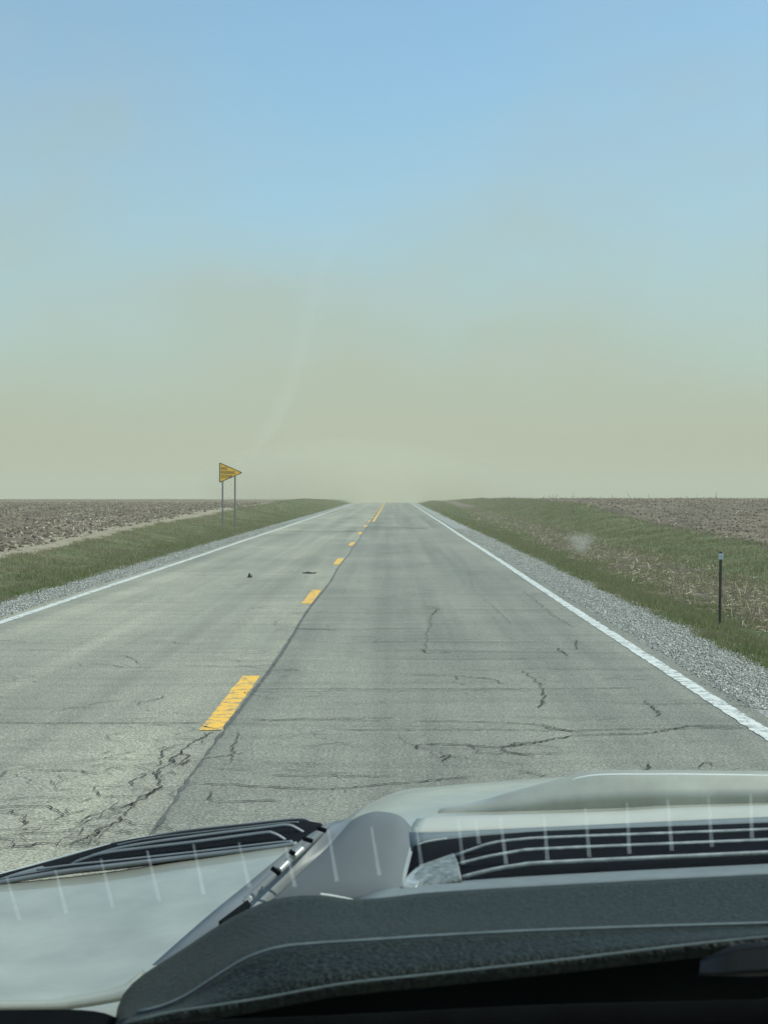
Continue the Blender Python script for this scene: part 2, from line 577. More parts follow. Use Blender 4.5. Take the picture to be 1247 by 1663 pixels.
CR = [
    ([(346, 1189), (295, 1222), (254, 1261), (264, 1279), (223, 1302), (197, 1333), (162, 1353), (115, 1376)], .011),
    ([(295, 1222), (310, 1236), (298, 1246)], .012), ([(259, 1235), (265, 1220), (290, 1212)], .010),
    ([(259, 1235), (258, 1246)], .010), ([(223, 1280), (215, 1270), (232, 1258), (254, 1256)], .010),
    ([(264, 1279), (240, 1292), (225, 1300)], .012), ([(223, 1302), (205, 1310), (180, 1318)], .010),
    ([(197, 1333), (222, 1340)], .014), ([(162, 1353), (148, 1366)], .012), ([(100, 1373), (147, 1372), (150, 1366)], .014),
    ([(0, 1380), (60, 1372), (100, 1373)], .012), ([(180, 1352), (215, 1357)], .013), ([(196, 1349), (214, 1357)], .012),
    ([(346, 1304), (400, 1303), (460, 1304)], .011), ([(340, 1286), (346, 1304)], .010),
    ([(408, 1171), (480, 1170), (567, 1171), (640, 1173)], .007), ([(388, 1190), (380, 1210), (376, 1240)], .009),
    ([(350, 1250), (390, 1252), (417, 1252)], .009), ([(335, 1196), (322, 1204)], .009),
    ([(683, 1209), (740, 1211), (818, 1214), (870, 1207), (932, 1196), (980, 1194), (1041, 1193), (1085, 1188), (1124, 1180), (1202, 1181)], .014),
    ([(818, 1214), (824, 1222), (868, 1230)], .013), ([(818, 1214), (835, 1208), (880, 1205)], .012), ([(683, 1209), (676, 1214), (672, 1219)], .012),
    ([(673, 1172), (782, 1174), (865, 1177), (905, 1186), (932, 1190), (955, 1193)], .011),
    ([(880, 1177), (900, 1184), (935, 1189)], .012),
    ([(984, 1142), (1060, 1145), (1134, 1143), (1175, 1146), (1223, 1148)], .010),
    ([(1055, 1146), (1062, 1154), (1070, 1165)], .016), ([(1040, 1137), (1057, 1146)], .010),
    ([(880, 1118), (884, 1134), (878, 1152)], .013), ([(878, 1140), (886, 1146)], .012), ([(850, 1090), (870, 1105), (880, 1118)], .010),
    ([(600, 1058), (700, 1057), (800, 1059), (900, 1060), (1012, 1061)], .010),
    ([(652, 1096), (740, 1098), (800, 1104), (823, 1113)], .010), ([(740, 1098), (746, 1105)], .012),
    ([(680, 1054), (695, 1062), (740, 1060)], .012), ([(905, 1053), (920, 1066)], .016), ([(935, 1040), (938, 1056)], .013),
    ([(700, 1265), (697, 1258)], .006), ([(715, 1233), (730, 1228), (722, 1240)], .013),
    ([(840, 1252), (880, 1262), (900, 1258)], .010), ([(1045, 1255), (1052, 1243), (1060, 1250)], .012), ([(640, 1195), (720, 1232)], .005),
    ([(0, 1056), (40, 1056), (100, 1056)], .010), ([(20, 1057), (180, 1058)], .006),
    ([(100, 1240), (170, 1232), (240, 1236)], .006), ([(180, 1170), (280, 1167)], .006),
    ([(0, 1302), (60, 1296), (130, 1300)], .006), ([(1130, 1250), (1150, 1240), (1160, 1246)], .010),
    ([(444, 1024), (468, 1024)], .02), ([(860, 964), (898, 964)], .025), ([(690, 985), (712, 990), (700, 1000)], .016),
    ([(760, 930), (770, 960), (800, 985), (830, 1015)], .005), ([(700, 1000), (694, 1040), (690, 1060)], .007),
    ([(850, 960), (900, 1000), (930, 1020)], .008),
    ([(465, 863), (520, 864), (581, 863)], .16), ([(607, 857), (650, 857), (697, 859)], .15), ([(640, 822), (690, 821)], .5),
    ([(600, 899), (720, 901)], .03), ([(800, 905), (850, 903)], .03),
]
for pts, w in CR:
    crack(pts, w, 0.05 if w < 0.03 else 0.02, 'crack' if w < 0.03 else 'seal')
for k in range(120):             # small random cracks over both lanes, worse near the joint
    d = 7.5 + 26 * random.random() ** 1.4
    x = random.uniform(-4.4, 2.2) if random.random() < 0.55 else -1.25 + random.gauss(0, 0.4)
    a = random.choice([0, 0, 0, math.pi]) + random.gauss(0, 0.35) if random.random() < 0.65 else random.uniform(0, 6.28)
    pts = [(x, d)]
    for s in range(random.randint(2, 5)):
        x += math.cos(a) * random.uniform(0.10, 0.30)
        d += math.sin(a) * random.uniform(0.10, 0.30)
        a += random.gauss(0, 0.5)
        pts.append((max(-4.7, min(2.4, x)), d))
    crack(pts, random.uniform(0.004, 0.010), 0.06, g=True)

net = {}
for i in range(26):             # crazed strip left of the joint: edges of a jittered honeycomb
    for j in range(6):
        d = 7.3 + i * 0.15 + random.uniform(-0.05, 0.05)
        net[i, j] = (-1.19 - j * 0.13 - (0.065 if i % 2 else 0) + random.uniform(-0.045, 0.045) - max(0.0, 9 - d) * 0.08, d)
for (i, j), p in net.items():
    for q in ((i + 1, j), (i + 1, j + (1 if i % 2 else -1)), (i, j + 1)):
        if q in net and random.random() < 0.62 * (1 - j / 7) * (1 - i / 40):
            crack([p, net[q]], random.uniform(0.006, 0.013), 0.03, g=True)
for k in range(18):             # long hairlines straight across a lane
    d = 8.5 + 40 * random.random() ** 1.5
    xa = random.choice([-4.6, -1.1, -1.1, -0.4, 0.5])
    xb = min(2.5, xa + random.uniform(0.9, 3.2)) if xa > -2 else random.uniform(-3.6, -1.2)
    crack([(xa, d), ((xa + xb) / 2, d + random.gauss(0, 0.06)), (xb, d + random.gauss(0, 0.10))], random.uniform(0.005, 0.009) + d * 0.00025, 0.05, g=True)

# ------------------------------------------------------------------ scattered ground cover
def scatter(n, x0, x1, da, db, power=1.0):
    """random ground points, denser towards the camera"""
    d = da + (db - da) * RNG.random(n) ** power
    x = x0 + (x1 - x0) * RNG.random(n)
    keep = (np.abs(x) < 0.27 * d + 2.0)
    x, d = x[keep], d[keep]
    return x, d


def blades(name, x, d, hmin, hmax, w, tint, mat, lean=0.5, hs=1.0):
    n = len(x)
    z = height(x, d)
    h = (hmin + (hmax - hmin) * RNG.random(n) ** 1.6) * hs * np.where(RNG.random(n) < 0.03, 1.9, 1.0)
    h = np.where((hs < 0.55) & (RNG.random(n) < 0.5), h * 0.3, h)
    ang = RNG.random(n) * 2 * np.pi
    wv = w * (0.6 + 0.8 * RNG.random(n))
    wx, wy = np.cos(ang) * wv / 2, np.sin(ang) * wv / 2
    la = RNG.random(n) * 2 * np.pi
    ll = h * lean * RNG.random(n)
    V = np.empty((n, 3, 3))
    V[:, 0] = np.stack([x - wx, d - wy, z - 0.01], -1)
    V[:, 1] = np.stack([x + wx, d + wy, z - 0.01], -1)
    V[:, 2] = np.stack([x + np.cos(la) * ll, d + np.sin(la) * ll, z + h], -1)
    T = np.arange(n * 3).reshape(n, 3)
    return tri_obj(name, V.reshape(-1, 3), T, mat, np.repeat(tint, 3))


def lumps(name, x, d, rmin, rmax, mat, tint, squash=0.7, zoff=0.0):
    """irregular octahedra lying on the ground"""
    n = len(x)
    z = height(x, d)
    r = rmin + (rmax - rmin) * RNG.random(n) ** 2
    B = np.array([[1, 0, 0], [0, 1, 0], [-1, 0, 0], [0, -1, 0], [0, 0, 1], [0, 0, -1]], float)
    T0 = np.array([[0, 1, 4], [1, 2, 4], [2, 3, 4], [3, 0, 4], [1, 0, 5], [2, 1, 5], [3, 2, 5], [0, 3, 5]])
    q = RNG.normal(size=(n, 4))
    q /= np.linalg.norm(q, axis=1)[:, None]
    w, a, b, c = q.T
    Rm = np.stack([1 - 2 * (b * b + c * c), 2 * (a * b - c * w), 2 * (a * c + b * w),
                   2 * (a * b + c * w), 1 - 2 * (a * a + c * c), 2 * (b * c - a * w),
                   2 * (a * c - b * w), 2 * (b * c + a * w), 1 - 2 * (a * a + b * b)], -1).reshape(n, 3, 3)
    P = B[None] * (0.6 + 0.8 * RNG.random((n, 6, 1))) * r[:, None, None]
    P = np.einsum('nij,nkj->nki', Rm, P)
    P[..., 2] *= squash
    P += np.stack([x, d, z + r * 0.25 + zoff], -1)[:, None, :]
    T = (T0[None] + (np.arange(n) * 6)[:, None, None]).reshape(-1, 3)
    return tri_obj(name, P.reshape(-1, 3), T, mat, np.repeat(tint, 6))


def sticks(name, x, d, lmin, lmax, w, flat, mat, tint):
    """short dry stalks: flat=1 lying, flat=0 standing; four-sided tapered prisms without caps"""
    n = len(x)
    z = height(x, d)
    L = lmin + (lmax - lmin) * RNG.random(n) ** 1.5
    az = RNG.random(n) * 2 * np.pi
    el = np.where(RNG.random(n) < flat, RNG.random(n) * 0.35, 0.6 + RNG.random(n) * 0.95)
    u = np.stack([np.cos(az) * np.cos(el), np.sin(az) * np.cos(el), np.sin(el)], -1)
    s = np.stack([-np.sin(az), np.cos(az), np.zeros(n)], -1)
    t = np.cross(u, s)
    ww = (w * (0.5 + RNG.random(n)))[:, None]
    c0 = np.stack([x, d, z + 0.012], -1)
    c1 = c0 + u * L[:, None]
    V = np.empty((n, 6, 3))
    for k, a in enumerate((0.0, 2.094, 4.189)):
        r = s * math.cos(a) + t * math.sin(a)
        V[:, k] = c0 + r * ww
        V[:, 3 + k] = c1 + r * ww * 0.7
    T0 = np.array([[0, 1, 4], [0, 4, 3], [1, 2, 5], [1, 5, 4], [2, 0, 3], [2, 3, 5], [3, 4, 5]])
    T = (T0[None] + (np.arange(n) * 6)[:, None, None]).reshape(-1, 3)
    return tri_obj(name, V.reshape(-1, 3), T, mat, np.repeat(tint, 6))


def stuff(o, label, cat):
    return tag(o, label, cat, None, 'stuff')


# gravel
x, d = scatter(60000, 2.68, 3.72, 12, 70, 1.8)
x = x + RNG.normal(size=len(x)) * 0.05
stuff(lumps('gravel', x, d, 0.006, 0.017, M['stone'], RNG.random(len(x))), 'loose grey white gravel along the shoulder by the marker post', 'gravel')
x, d = scatter(52000, -6.14, -5.0, 19, 85, 1.7)
x = x + RNG.normal(size=len(x)) * 0.05
stuff(lumps('gravel', x, d, 0.006, 0.020, M['stone'], RNG.random(len(x))), 'loose grey white gravel along the shoulder by the yellow sign', 'gravel')


def gtint(n, dry):
    t = RNG.random(n) * 0.78
    m = RNG.random(n) < dry
    t[m] = 0.8 + 0.2 * RNG.random(m.sum())
    return t


def tufts(x, d, k, spread):
    x = np.repeat(x, k) + RNG.normal(size=len(x) * k) * spread
    d = np.repeat(d, k) + RNG.normal(size=len(d) * k) * spread
    return x, d


def clumpy(x, d):
    """uneven sward: tall where the noise is high"""
    v = np.sin(x * 2.3 + d * 0.7) + np.sin(d * 1.9 - x * 1.1 + 2) + np.sin(x * 5.1 + d * 3.7)
    return np.clip(0.75 + 0.22 * v, 0.35, 1.5)


x, d = scatter(13000, 3.58, 6.1, 12, 75, 1.6)
x, d = tufts(x, d, 15, 0.06)
stuff(blades('roadside_grass', x, d, 0.025, 0.10, 0.013, gtint(len(x), 0.16), M['blade'], 1.3, clumpy(x, d)), 'short green grass between gravel shoulder and stubble ditch', 'grass')
x, d = scatter(5000, 3.58, 6.2, 70, 230, 1.2)
x, d = tufts(x, d, 10, 0.15)
stuff(blades('roadside_grass', x, d, 0.03, 0.10, 0.04, gtint(len(x), 0.16), M['blade'], 1.3, clumpy(x, d)), 'distant short grass beside the shoulder near the road crest', 'grass')
x, d = scatter(13000, -10.1, -5.98, 22, 110, 1.4)
x, d = tufts(x, d, 15, 0.09)
dry = 0.12 + 0.65 * smooth(-x, 7.2, 9.6)
tt = gtint(len(x), 0.0)
m_ = RNG.random(len(x)) < dry
tt[m_] = 0.8 + 0.2 * RNG.random(m_.sum())
stuff(blades('roadside_grass', x, d, 0.025, 0.11, 0.019, tt, M['blade'], 1.3, clumpy(x, d)), 'short green grass around the feet of the yellow sign', 'grass')
x, d = scatter(5000, -10.3, -5.98, 105, 240, 1.1)
x, d = tufts(x, d, 10, 0.2)
stuff(blades('roadside_grass', x, d, 0.03, 0.12, 0.05, gtint(len(x), 0.2), M['blade'], 1.3, clumpy(x, d)), 'distant short grass on the mound beyond the yellow sign', 'grass')
x, d = scatter(10000, 7.9, 12.0, 30, 230, 1.2)
x, d = tufts(x, d, 13, 0.13)
stuff(blades('roadside_grass', x, d, 0.03, 0.15, 0.030, gtint(len(x), 0.25), M['blade'], 1.2, clumpy(x, d)), 'rough green grass on the bank below the ploughed field', 'grass')
x, d = scatter(5200, 5.7, 8.6, 22, 150, 1.2)
x, d = tufts(x, d, 8, 0.10)
ditch_grass = blades('ditch_grass', x, d, 0.03, 0.13, 0.022, gtint(len(x), 0.45), M['blade'], 0.9)
stuff(ditch_grass, 'sparse grass tufts among dead stalks in the ditch', 'grass')

# dead corn stalks and clods
x, d = scatter(15000, 5.6, 8.8, 20, 130, 1.5)
stuff(sticks('dead_stalks', x, d, 0.04, 0.22, 0.008, 0.93, M['stalk'], RNG.random(len(x)) ** 1.1), 'dead brown stalks washed into the ditch behind the marker post', 'stalks')
x, d = scatter(30000, 11.3, 70, 44, 240, 1.4)
rows = np.round(x / 0.76) * 0.76 + RNG.normal(size=len(x)) * 0.10
x = np.where(RNG.random(len(x)) < 0.6, np.maximum(rows, 11.3), x)
stuff(sticks('corn_stubble', x, d, 0.05, 0.26, 0.011, 0.85, M['stalk'], RNG.random(len(x))), 'pale corn stubble in the field above the grass bank', 'stubble')
x, d = scatter(34000, -70, -10.7, 40, 240, 1.7)
rows = np.round(x / 0.76) * 0.76 + RNG.normal(size=len(x)) * 0.10
x = np.where(RNG.random(len(x)) < 0.6, np.minimum(rows, -10.8), x)
stuff(sticks('corn_stubble', x, d, 0.05, 0.24, 0.012, 0.88, M['stalk'], RNG.random(len(x)) ** 0.9), 'pale corn stubble in the field behind the yellow sign', 'stubble')
x, d = scatter(22000, -50, -10.8, 40, 160, 1.7)
stuff(lumps('soil_clods', x, d, 0.02, 0.11, M['clod'], RNG.random(len(x)), 0.7), 'dark soil clods in the field behind the yellow sign', 'soil')
x, d = scatter(18000, 11.7, 50, 44, 180, 1.5)
stuff(lumps('soil_clods', x, d, 0.02, 0.10, M['clod'], RNG.random(len(x)), 0.7), 'dark soil clods in the field above the grass bank', 'soil')
x, d = scatter(800, -16, -11.3, 42, 85, 1.4)
stuff(lumps('corn_husks', x, d, 0.02, 0.085, M['stalk'], 0.55 + 0.45 * RNG.random(len(x)), 0.6), 'pale scattered husks along the edge of the field by the dirt track', 'husks')
# thin dead weeds standing on the crest of the right bank
x = np.concatenate([9.0 + RNG.random(26) * 12, 12 + RNG.random(26) * 26])
d = np.concatenate([150 + RNG.random(26) * 40, 150 + RNG.random(26) * 60])
stuff(sticks('dry_weeds', x, d, 0.25, 0.75, 0.022, 0.0, M['stalk'], RNG.random(len(x)) * 0.4), 'thin dry weeds standing on the crest of the bank', 'weeds')

# ------------------------------------------------------------------ shape helpers for built things
def prism(name, pts, depth, mat, parent, M4, bev=0.0):
    """outline in local xz, extruded along local +y by depth, placed by M4"""
    bm = bmesh.new()
    vs_ = [bm.verts.new((p[0], 0, p[1])) for p in pts]
    f = bm.faces.new(vs_)
    r = bmesh.ops.extrude_face_region(bm, geom=[f])
    bmesh.ops.translate(bm, vec=(0, depth, 0), verts=[v for v in r['geom'] if isinstance(v, bmesh.types.BMVert)])
    bmesh.ops.recalc_face_normals(bm, faces=bm.faces)
    if bev:
        bmesh.ops.bevel(bm, geom=list(bm.edges), offset=bev, segments=2, affect='EDGES')
    bm.transform(M4)
    me = bpy.data.meshes.new(name)
    bm.to_mesh(me)
    bm.free()
    me.materials.append(mat)
    return link(bpy.data.objects.new(name, me), parent)


def round_poly(pts, r, seg=6):
    out = []
    n = len(pts)
    for i in range(n):
        p, a, b = Vector(pts[i]), Vector(pts[i - 1]), Vector(pts[(i + 1) % n])
        u, v = (a - p).normalized(), (b - p).normalized()
        half = math.acos(max(-1, min(1, u.dot(v)))) / 2
        c = p + (u + v).normalized() * (r / math.sin(half))
        t = r / math.tan(half)
        s0, s1 = p + u * t - c, p + v * t - c
        a0, a1 = math.atan2(s0.y, s0.x), math.atan2(s1.y, s1.x)
        da = (a1 - a0 + math.pi) % (2 * math.pi) - math.pi
        for k in range(seg + 1):
            q = a0 + da * k / seg
            out.append((c.x + r * math.cos(q), c.y + r * math.sin(q)))
    return out


def text_obj(name, body, size, loc, mat, parent, M4, xscale=1.0):
    cu = bpy.data.curves.new(name, 'FONT')
    cu.body = body
    cu.size = size
    cu.extrude = 0.0006
    cu.offset = size * 0.018
    tmp = bpy.data.objects.new(name, cu)
    scene.collection.objects.link(tmp)
    dg = bpy.context.evaluated_depsgraph_get()
    me = bpy.data.meshes.new_from_object(tmp.evaluated_get(dg))
    bpy.data.objects.remove(tmp)
    # text lies in local xy: stand it up in xz, facing -y
    me.transform(Matrix.Diagonal((xscale, 1, 1, 1)))
    me.transform(Matrix.Rotation(R(90), 4, 'X'))
    me.transform(M4 @ Matrix.Translation(loc))
    me.materials.clear()
    me.materials.append(mat)
    return link(bpy.data.objects.new(name, me), parent)


# ------------------------------------------------------------------ pennant sign
M['sign_yellow'] = mat_plain('sign_yellow_sheeting', (0.88, 0.47, 0.012), 0.45, 0, 0.06, 3.0)
M['sign_black'] = mat_plain('sign_black_film', (0.02, 0.02, 0.018), 0.5, 0, 0.1)
M['galv'] = mat_plain('galvanised_steel', (0.20, 0.20, 0.21), 0.55, 0.5, 0.25, 12.0)
M['alu'] = mat_plain('bare_aluminium', (0.55, 0.55, 0.54), 0.4, 0.8, 0.1)

SD = 76.0
sx = (375 - VX) / F * SD
sz0 = float(height(sx, SD))
sign = empty('no_passing_zone_sign', (sx, SD, sz0))
tag(sign, 'yellow pennant NO PASSING ZONE sign on two thin metal posts in grass', 'sign')
S4 = Matrix.Rotation(R(18), 4, 'Z')
px2 = SD / F
zc = CAMZ + (VY - 767.5) * px2 - sz0
hh, x0, x1 = 17.0 * px2, -19.5 * px2, 20.5 * px2
tri = [(x0, zc - hh), (x1, zc), (x0, zc + hh)]


def inset(p, q):
    cx = sum(a[0] for a in p) / 3
    cz = sum(a[1] for a in p) / 3
    return [(cx + (a[0] - cx) * q, cz + (a[1] - cz) * q) for a in p]


plate = prism('sign_plate', round_poly(tri, 0.04), 0.004, M['alu'], sign, S4)
prism('face_sheeting', round_poly(inset(tri, 0.99), 0.038), 0.002, M['sign_yellow'], plate, S4 @ Matrix.Translation((0, -0.0025, 0)))
# black border as a ring
oo, ii = round_poly(inset(tri, 0.975), 0.036), round_poly(inset(tri, 0.86), 0.028)
bv = [S4 @ Vector((a, -0.0042, b)) for a, b in oo] + [S4 @ Vector((a, -0.0042, b)) for a, b in ii]
k = len(oo)
mesh_obj('border', bv, [(i, (i + 1) % k, k + (i + 1) % k, k + i) for i in range(k)], M['sign_black'], plate)
for body, dzr, size, xs_ in (('NO', 0.50, 0.20, 0.95), ('PASSING', -0.14, 0.20, 0.88), ('ZONE', -0.78, 0.20, 0.95)):
    text_obj('lettering', body, size, (x0 + 0.085, -0.0044, zc + dzr * hh * 0.60 - 0.02), M['sign_black'], plate, S4, xs_)
for pxx in (361.5, 382.0):
    lx = (pxx - 375) * px2
    # U-channel post: web with two flanges and lips
    w, dp, th = 0.038, 0.030, 0.006
    prof = [(-w, 0), (-w, -0.004), (-w + 0.022, -0.004), (-0.012, -dp), (0.012, -dp), (w - 0.022, -0.004), (w, -0.004), (w, 0),
            (w - 0.024, 0), (0.010, -dp + th), (-0.010, -dp + th), (-w + 0.024, 0)]
    top = zc + hh * 0.55 if pxx < 370 else zc + hh * 0.18
    V, Fc = [], []
    gz = float(height(sx + lx, SD)) - sz0 - 0.15
    for zq in (gz, top):
        V += [S4 @ Vector((lx + a, 0.036 + b, zq)) for a, b in prof]
    n = len(prof)
    Fc = [(i, (i + 1) % n, n + (i + 1) % n, n + i) for i in range(n)] + [tuple(range(n, 2 * n))]
    post = mesh_obj('post', V, Fc, M['galv'], sign)
    for zb in (zc - 0.10, zc + 0.10):
        if abs(zb - zc) < top - zc + 0.02 or zb < zc:
            bolt = [(lx + 0.010 * math.cos(q * math.pi / 3), zb + 0.010 * math.sin(q * math.pi / 3)) for q in range(6)]
            prism('bolt', bolt, 0.006, M['galv'], post, S4 @ Matrix.Translation((0, -0.0085, 0)))

# ------------------------------------------------------------------ marker post at the right ditch
M['post_green'] = mat_plain('dark_painted_steel', (0.032, 0.036, 0.036), 0.6, 0.2, 0.35, 25.0)
M['reflector'] = mat_plain('pale_reflector', (0.62, 0.66, 0.68), 0.35, 0, 0.15, 30.0)
PD = 24.5
pxm = (1168.5 - VX) / F * PD
pz0 = float(height(pxm, PD))
post = empty('marker_post', (pxm, PD, pz0))
tag(post, 'dark steel marker post with small pale reflector at the ditch edge', 'post')
ptop = CAMZ - (896 - VY) / F * PD - pz0
tilt = Matrix.Rotation(R(0.8), 4, 'Y')
w, dp, th = 0.024, 0.022, 0.005
prof = [(-w, 0), (-w, -0.004), (-0.010, -0.004), (-0.008, -dp), (0.008, -dp), (0.010, -0.004), (w, -0.004), (w, 0), (0.013, 0), (0.005, -dp + th), (-0.005, -dp + th), (-0.013, 0)]
V = []
for zq in (-0.2, ptop):
    V += [tilt @ Vector((a * 0.85, b, zq)) for a, b in prof]
n = len(prof)
shaft = mesh_obj('shaft', V, [(i, (i + 1) % n, n + (i + 1) % n, n + i) for i in range(n)] + [tuple(range(n, 2 * n))], M['post_green'], post)
rp = round_poly([(-0.037, ptop - 0.115), (0.037, ptop - 0.115), (0.037, ptop - 0.025), (-0.037, ptop - 0.025)], 0.012)
refl = prism('reflector', rp, 0.008, M['reflector'], post, tilt @ Matrix.Translation((0, -0.036, 0)))
prism('reflector_bolt', [(0.008 * math.cos(q * math.pi / 3), ptop - 0.07 + 0.008 * math.sin(q * math.pi / 3)) for q in range(6)], 0.005, M['galv'], refl, tilt @ Matrix.Translation((0, -0.040, 0)))
for zq in (0.22, 0.34, 0.78):
    prism('stud', [(-0.030, zq), (-0.016, zq), (-0.016, zq + 0.014), (-0.030, zq + 0.014)], 0.010, M['post_green'], shaft, tilt @ Matrix.Translation((0, -0.010, 0)))

# ------------------------------------------------------------------ debris on the road
M['rubber'] = mat_plain('torn_tyre_rubber', (0.025, 0.025, 0.025), 0.7, 0, 0.3, 40.0)
def scrap(name, label, px, py, length, width, hgt, seed):
    rr = random.Random(seed)
    gx, gd = ground_px(px, py)
    e = []
    nseg = 9
    V, Fc = [], []
    for i in range(nseg):
        t = i / (nseg - 1)
        wdt = width * (0.25 + 0.75 * math.sin(math.pi * (0.1 + 0.8 * t))) * rr.uniform(0.7, 1.2)
        zz_ = 0.006 + hgt * (math.sin(math.pi * t * 1.3) ** 2) * rr.uniform(0.6, 1)
        xx = (t - 0.5) * length
        yy = 0.10 * length * math.sin(t * 3.1)
        V += [(xx, yy - wdt / 2, 0.005), (xx, yy + wdt / 2, 0.005), (xx, yy + wdt / 2, zz_ + 0.01), (xx, yy - wdt / 2, zz_ + 0.012)]
    for i in range(nseg - 1):
        for j in range(4):
            a, b = i * 4 + j, i * 4 + (j + 1) % 4
            Fc.append((a, b, b + 4, a + 4))
    Fc += [(3, 2, 1, 0), tuple(4 * (nseg - 1) + j for j in range(4))]
    o = mesh_obj(name, V, Fc, M['rubber'])
    o.location = (gx, gd, 0.004)
    return tag(o, label, 'debris')


scrap('tyre_scrap', 'long thin strip of black tyre rubber lying beside the yellow dashes', 502, 932, 0.26, 0.12, 0.022, 3)
s2 = scrap('tyre_scrap', 'small upright black rubber scrap in the paler lane', 406, 938, 0.08, 0.16, 0.08, 5)

# ------------------------------------------------------------------ the car the picture is taken from
def at(px, py, Y):
    return Vector(((px - VX) / F * Y, Y, CAMZ - (py - VY) / F * Y))


M['paint'] = mat_plain('silver_car_paint', (0.37, 0.375, 0.31), 0.42, 0.25, 0.16, 14.0, 0.05, 120.0, 0.35)
M['rim_highlight'] = mat_plain('panel_edge_highlight', (0.70, 0.72, 0.66), 0.38, 0.2, 0.05, 6.0)  # lighter copy of the car paint: edge highlights and glints put into colour
M['lip_sheen'] = mat_plain('bonnet_lip_sheen', (0.46, 0.465, 0.40), 0.5, 0.1, 0.08, 9.0)  # paler copy of the car paint: sky sheen on the lip put into colour
M['vent_black'] = mat_plain('vent_black_plastic', (0.006, 0.007, 0.009), 0.9, 0, 0.2, 40.0, spec=0.05)
M['vent_grey'] = mat_plain('vent_grey_plastic', (0.15, 0.165, 0.17), 0.45, 0, 0.12, 30.0)
M['cowl'] = mat_plain('cowl_grey_plastic', (0.125, 0.140, 0.146), 0.7, 0, 0.06, 10.0, spec=0.3)
M['slat'] = mat_plain('pale_slat', (0.34, 0.36, 0.34), 0.35, 0.3, 0.35, 120.0)
M['mesh'] = mat_plain('pale_crinkled_insert', (0.21, 0.23, 0.215), 0.45, 0.3, 0.5, 160.0, 0.8, 260.0)
M['pad'] = mat_plain('dash_pad_edge', (0.15, 0.172, 0.17), 0.5, 0, 0.12, 60.0)
def mat_dash():
    t = NT('dash_grained_vinyl')
    v = t.voro(420.0)
    n = t.noise(380.0, 3, 0.65)
    base = t.mix(t.ramp(n, [(0.3, 0.0), (0.7, 1.0)]), (0.003, 0.005, 0.005), (0.028, 0.037, 0.033))
    h = t.math('ADD', v, t.math('MULTIPLY', n, 0.6))
    return t.pbr(base, 0.52, 0, t.bump(h, 0.9, 0.0009), 0.12)
M['dash'] = mat_dash()
M['stitch'] = mat_plain('dash_seam_piping', (0.13, 0.165, 0.17), 0.45, 0, 0.2, 80.0)
M['black_gloss'] = mat_plain('cluster_black', (0.006, 0.008, 0.010), 0.35, 0, 0.2, 30.0)
M['black_matte'] = mat_plain('lower_dash_black', (0.003, 0.0035, 0.004), 0.9, 0, 0.3, 60.0, spec=0.05)


def resample(pts, n):
    """Catmull-Rom through the points, then n points even in arc length; pts are 3-D vectors"""
    P = [Vector(p) for p in pts]
    if len(P) == 2:
        return [P[0].lerp(P[1], i / (n - 1)) for i in range(n)]
    fine = []
    for i in range(len(P) - 1):
        p0, p1, p2, p3 = P[max(i - 1, 0)], P[i], P[i + 1], P[min(i + 2, len(P) - 1)]
        for k_ in range(10):
            t = k_ / 10
            fine.append(0.5 * ((2 * p1) + (p2 - p0) * t + (2 * p0 - 5 * p1 + 4 * p2 - p3) * t * t + (3 * p1 - p0 - 3 * p2 + p3) * t ** 3))
    fine.append(P[-1])
    cum = [0]
    for a, b in zip(fine, fine[1:]):
        cum.append(cum[-1] + (b - a).length)
    out, j = [], 0
    for i in range(n):
        s = cum[-1] * i / (n - 1)
        while j < len(cum) - 2 and cum[j + 1] < s:
            j += 1
        f = (s - cum[j]) / max(cum[j + 1] - cum[j], 1e-9)
        out.append(fine[j].lerp(fine[j + 1], f))
    return out


def row(Y, pts):
    """pixel outline at forward distance Y (one number, or one per end)"""
    pts = list(pts)
    if pts[-1][0] >= 1800:      # carry panels on to the far side of the car
        pts.append((VX + 1.27 * F / (Y if not isinstance(Y, (tuple, list)) else Y[1]), pts[-1][1] + 6))
    n = len(pts)
    if isinstance(Y, (tuple, list)):
        return [at(p[0], p[1], Y[0] + (Y[1] - Y[0]) * i / (n - 1)) for i, p in enumerate(pts)]
    return [at(p[0], p[1], Y) for p in pts]


def shell(name, rows, mat, parent, ncol=40, sub=4, thick=0.006, smooth_rows=True):
    """panel lofted through rows of points, with real thickness downwards/forwards"""
    ncol = ncol * 2
    Rr = [resample(r_, ncol) for r_ in rows]
    cols = []
    for c in range(ncol):
        line = [r_[c] for r_ in Rr]
        if len(line) > 2 and smooth_rows:
            cols.append(resample(line, sub * (len(line) - 1) + 1))
        else:
            o_ = []
            for a, b in zip(line, line[1:]):
                o_ += [a.lerp(b, k_ / sub) for k_ in range(sub)]
            cols.append(o_ + [line[-1]])
    nr = len(cols[0])
    V = [cols[c][r_] for r_ in range(nr) for c in range(ncol)]
    Fc = [(r_ * ncol + c, r_ * ncol + c + 1, (r_ + 1) * ncol + c + 1, (r_ + 1) * ncol + c) for r_ in range(nr - 1) for c in range(ncol - 1)]
    o = mesh_obj(name, V, Fc, mat, parent, True)
    # make the visible side face the camera, then thicken away from it
    p = o.data.polygons[len(o.data.polygons) // 2]
    if p.normal.dot(Vector((0, 0, CAMZ)) - p.center) < 0:
        o.data.flip_normals()
    so = o.modifiers.new('thickness', 'SOLIDIFY')
    so.thickness = thick
    so.offset = -1
    return o


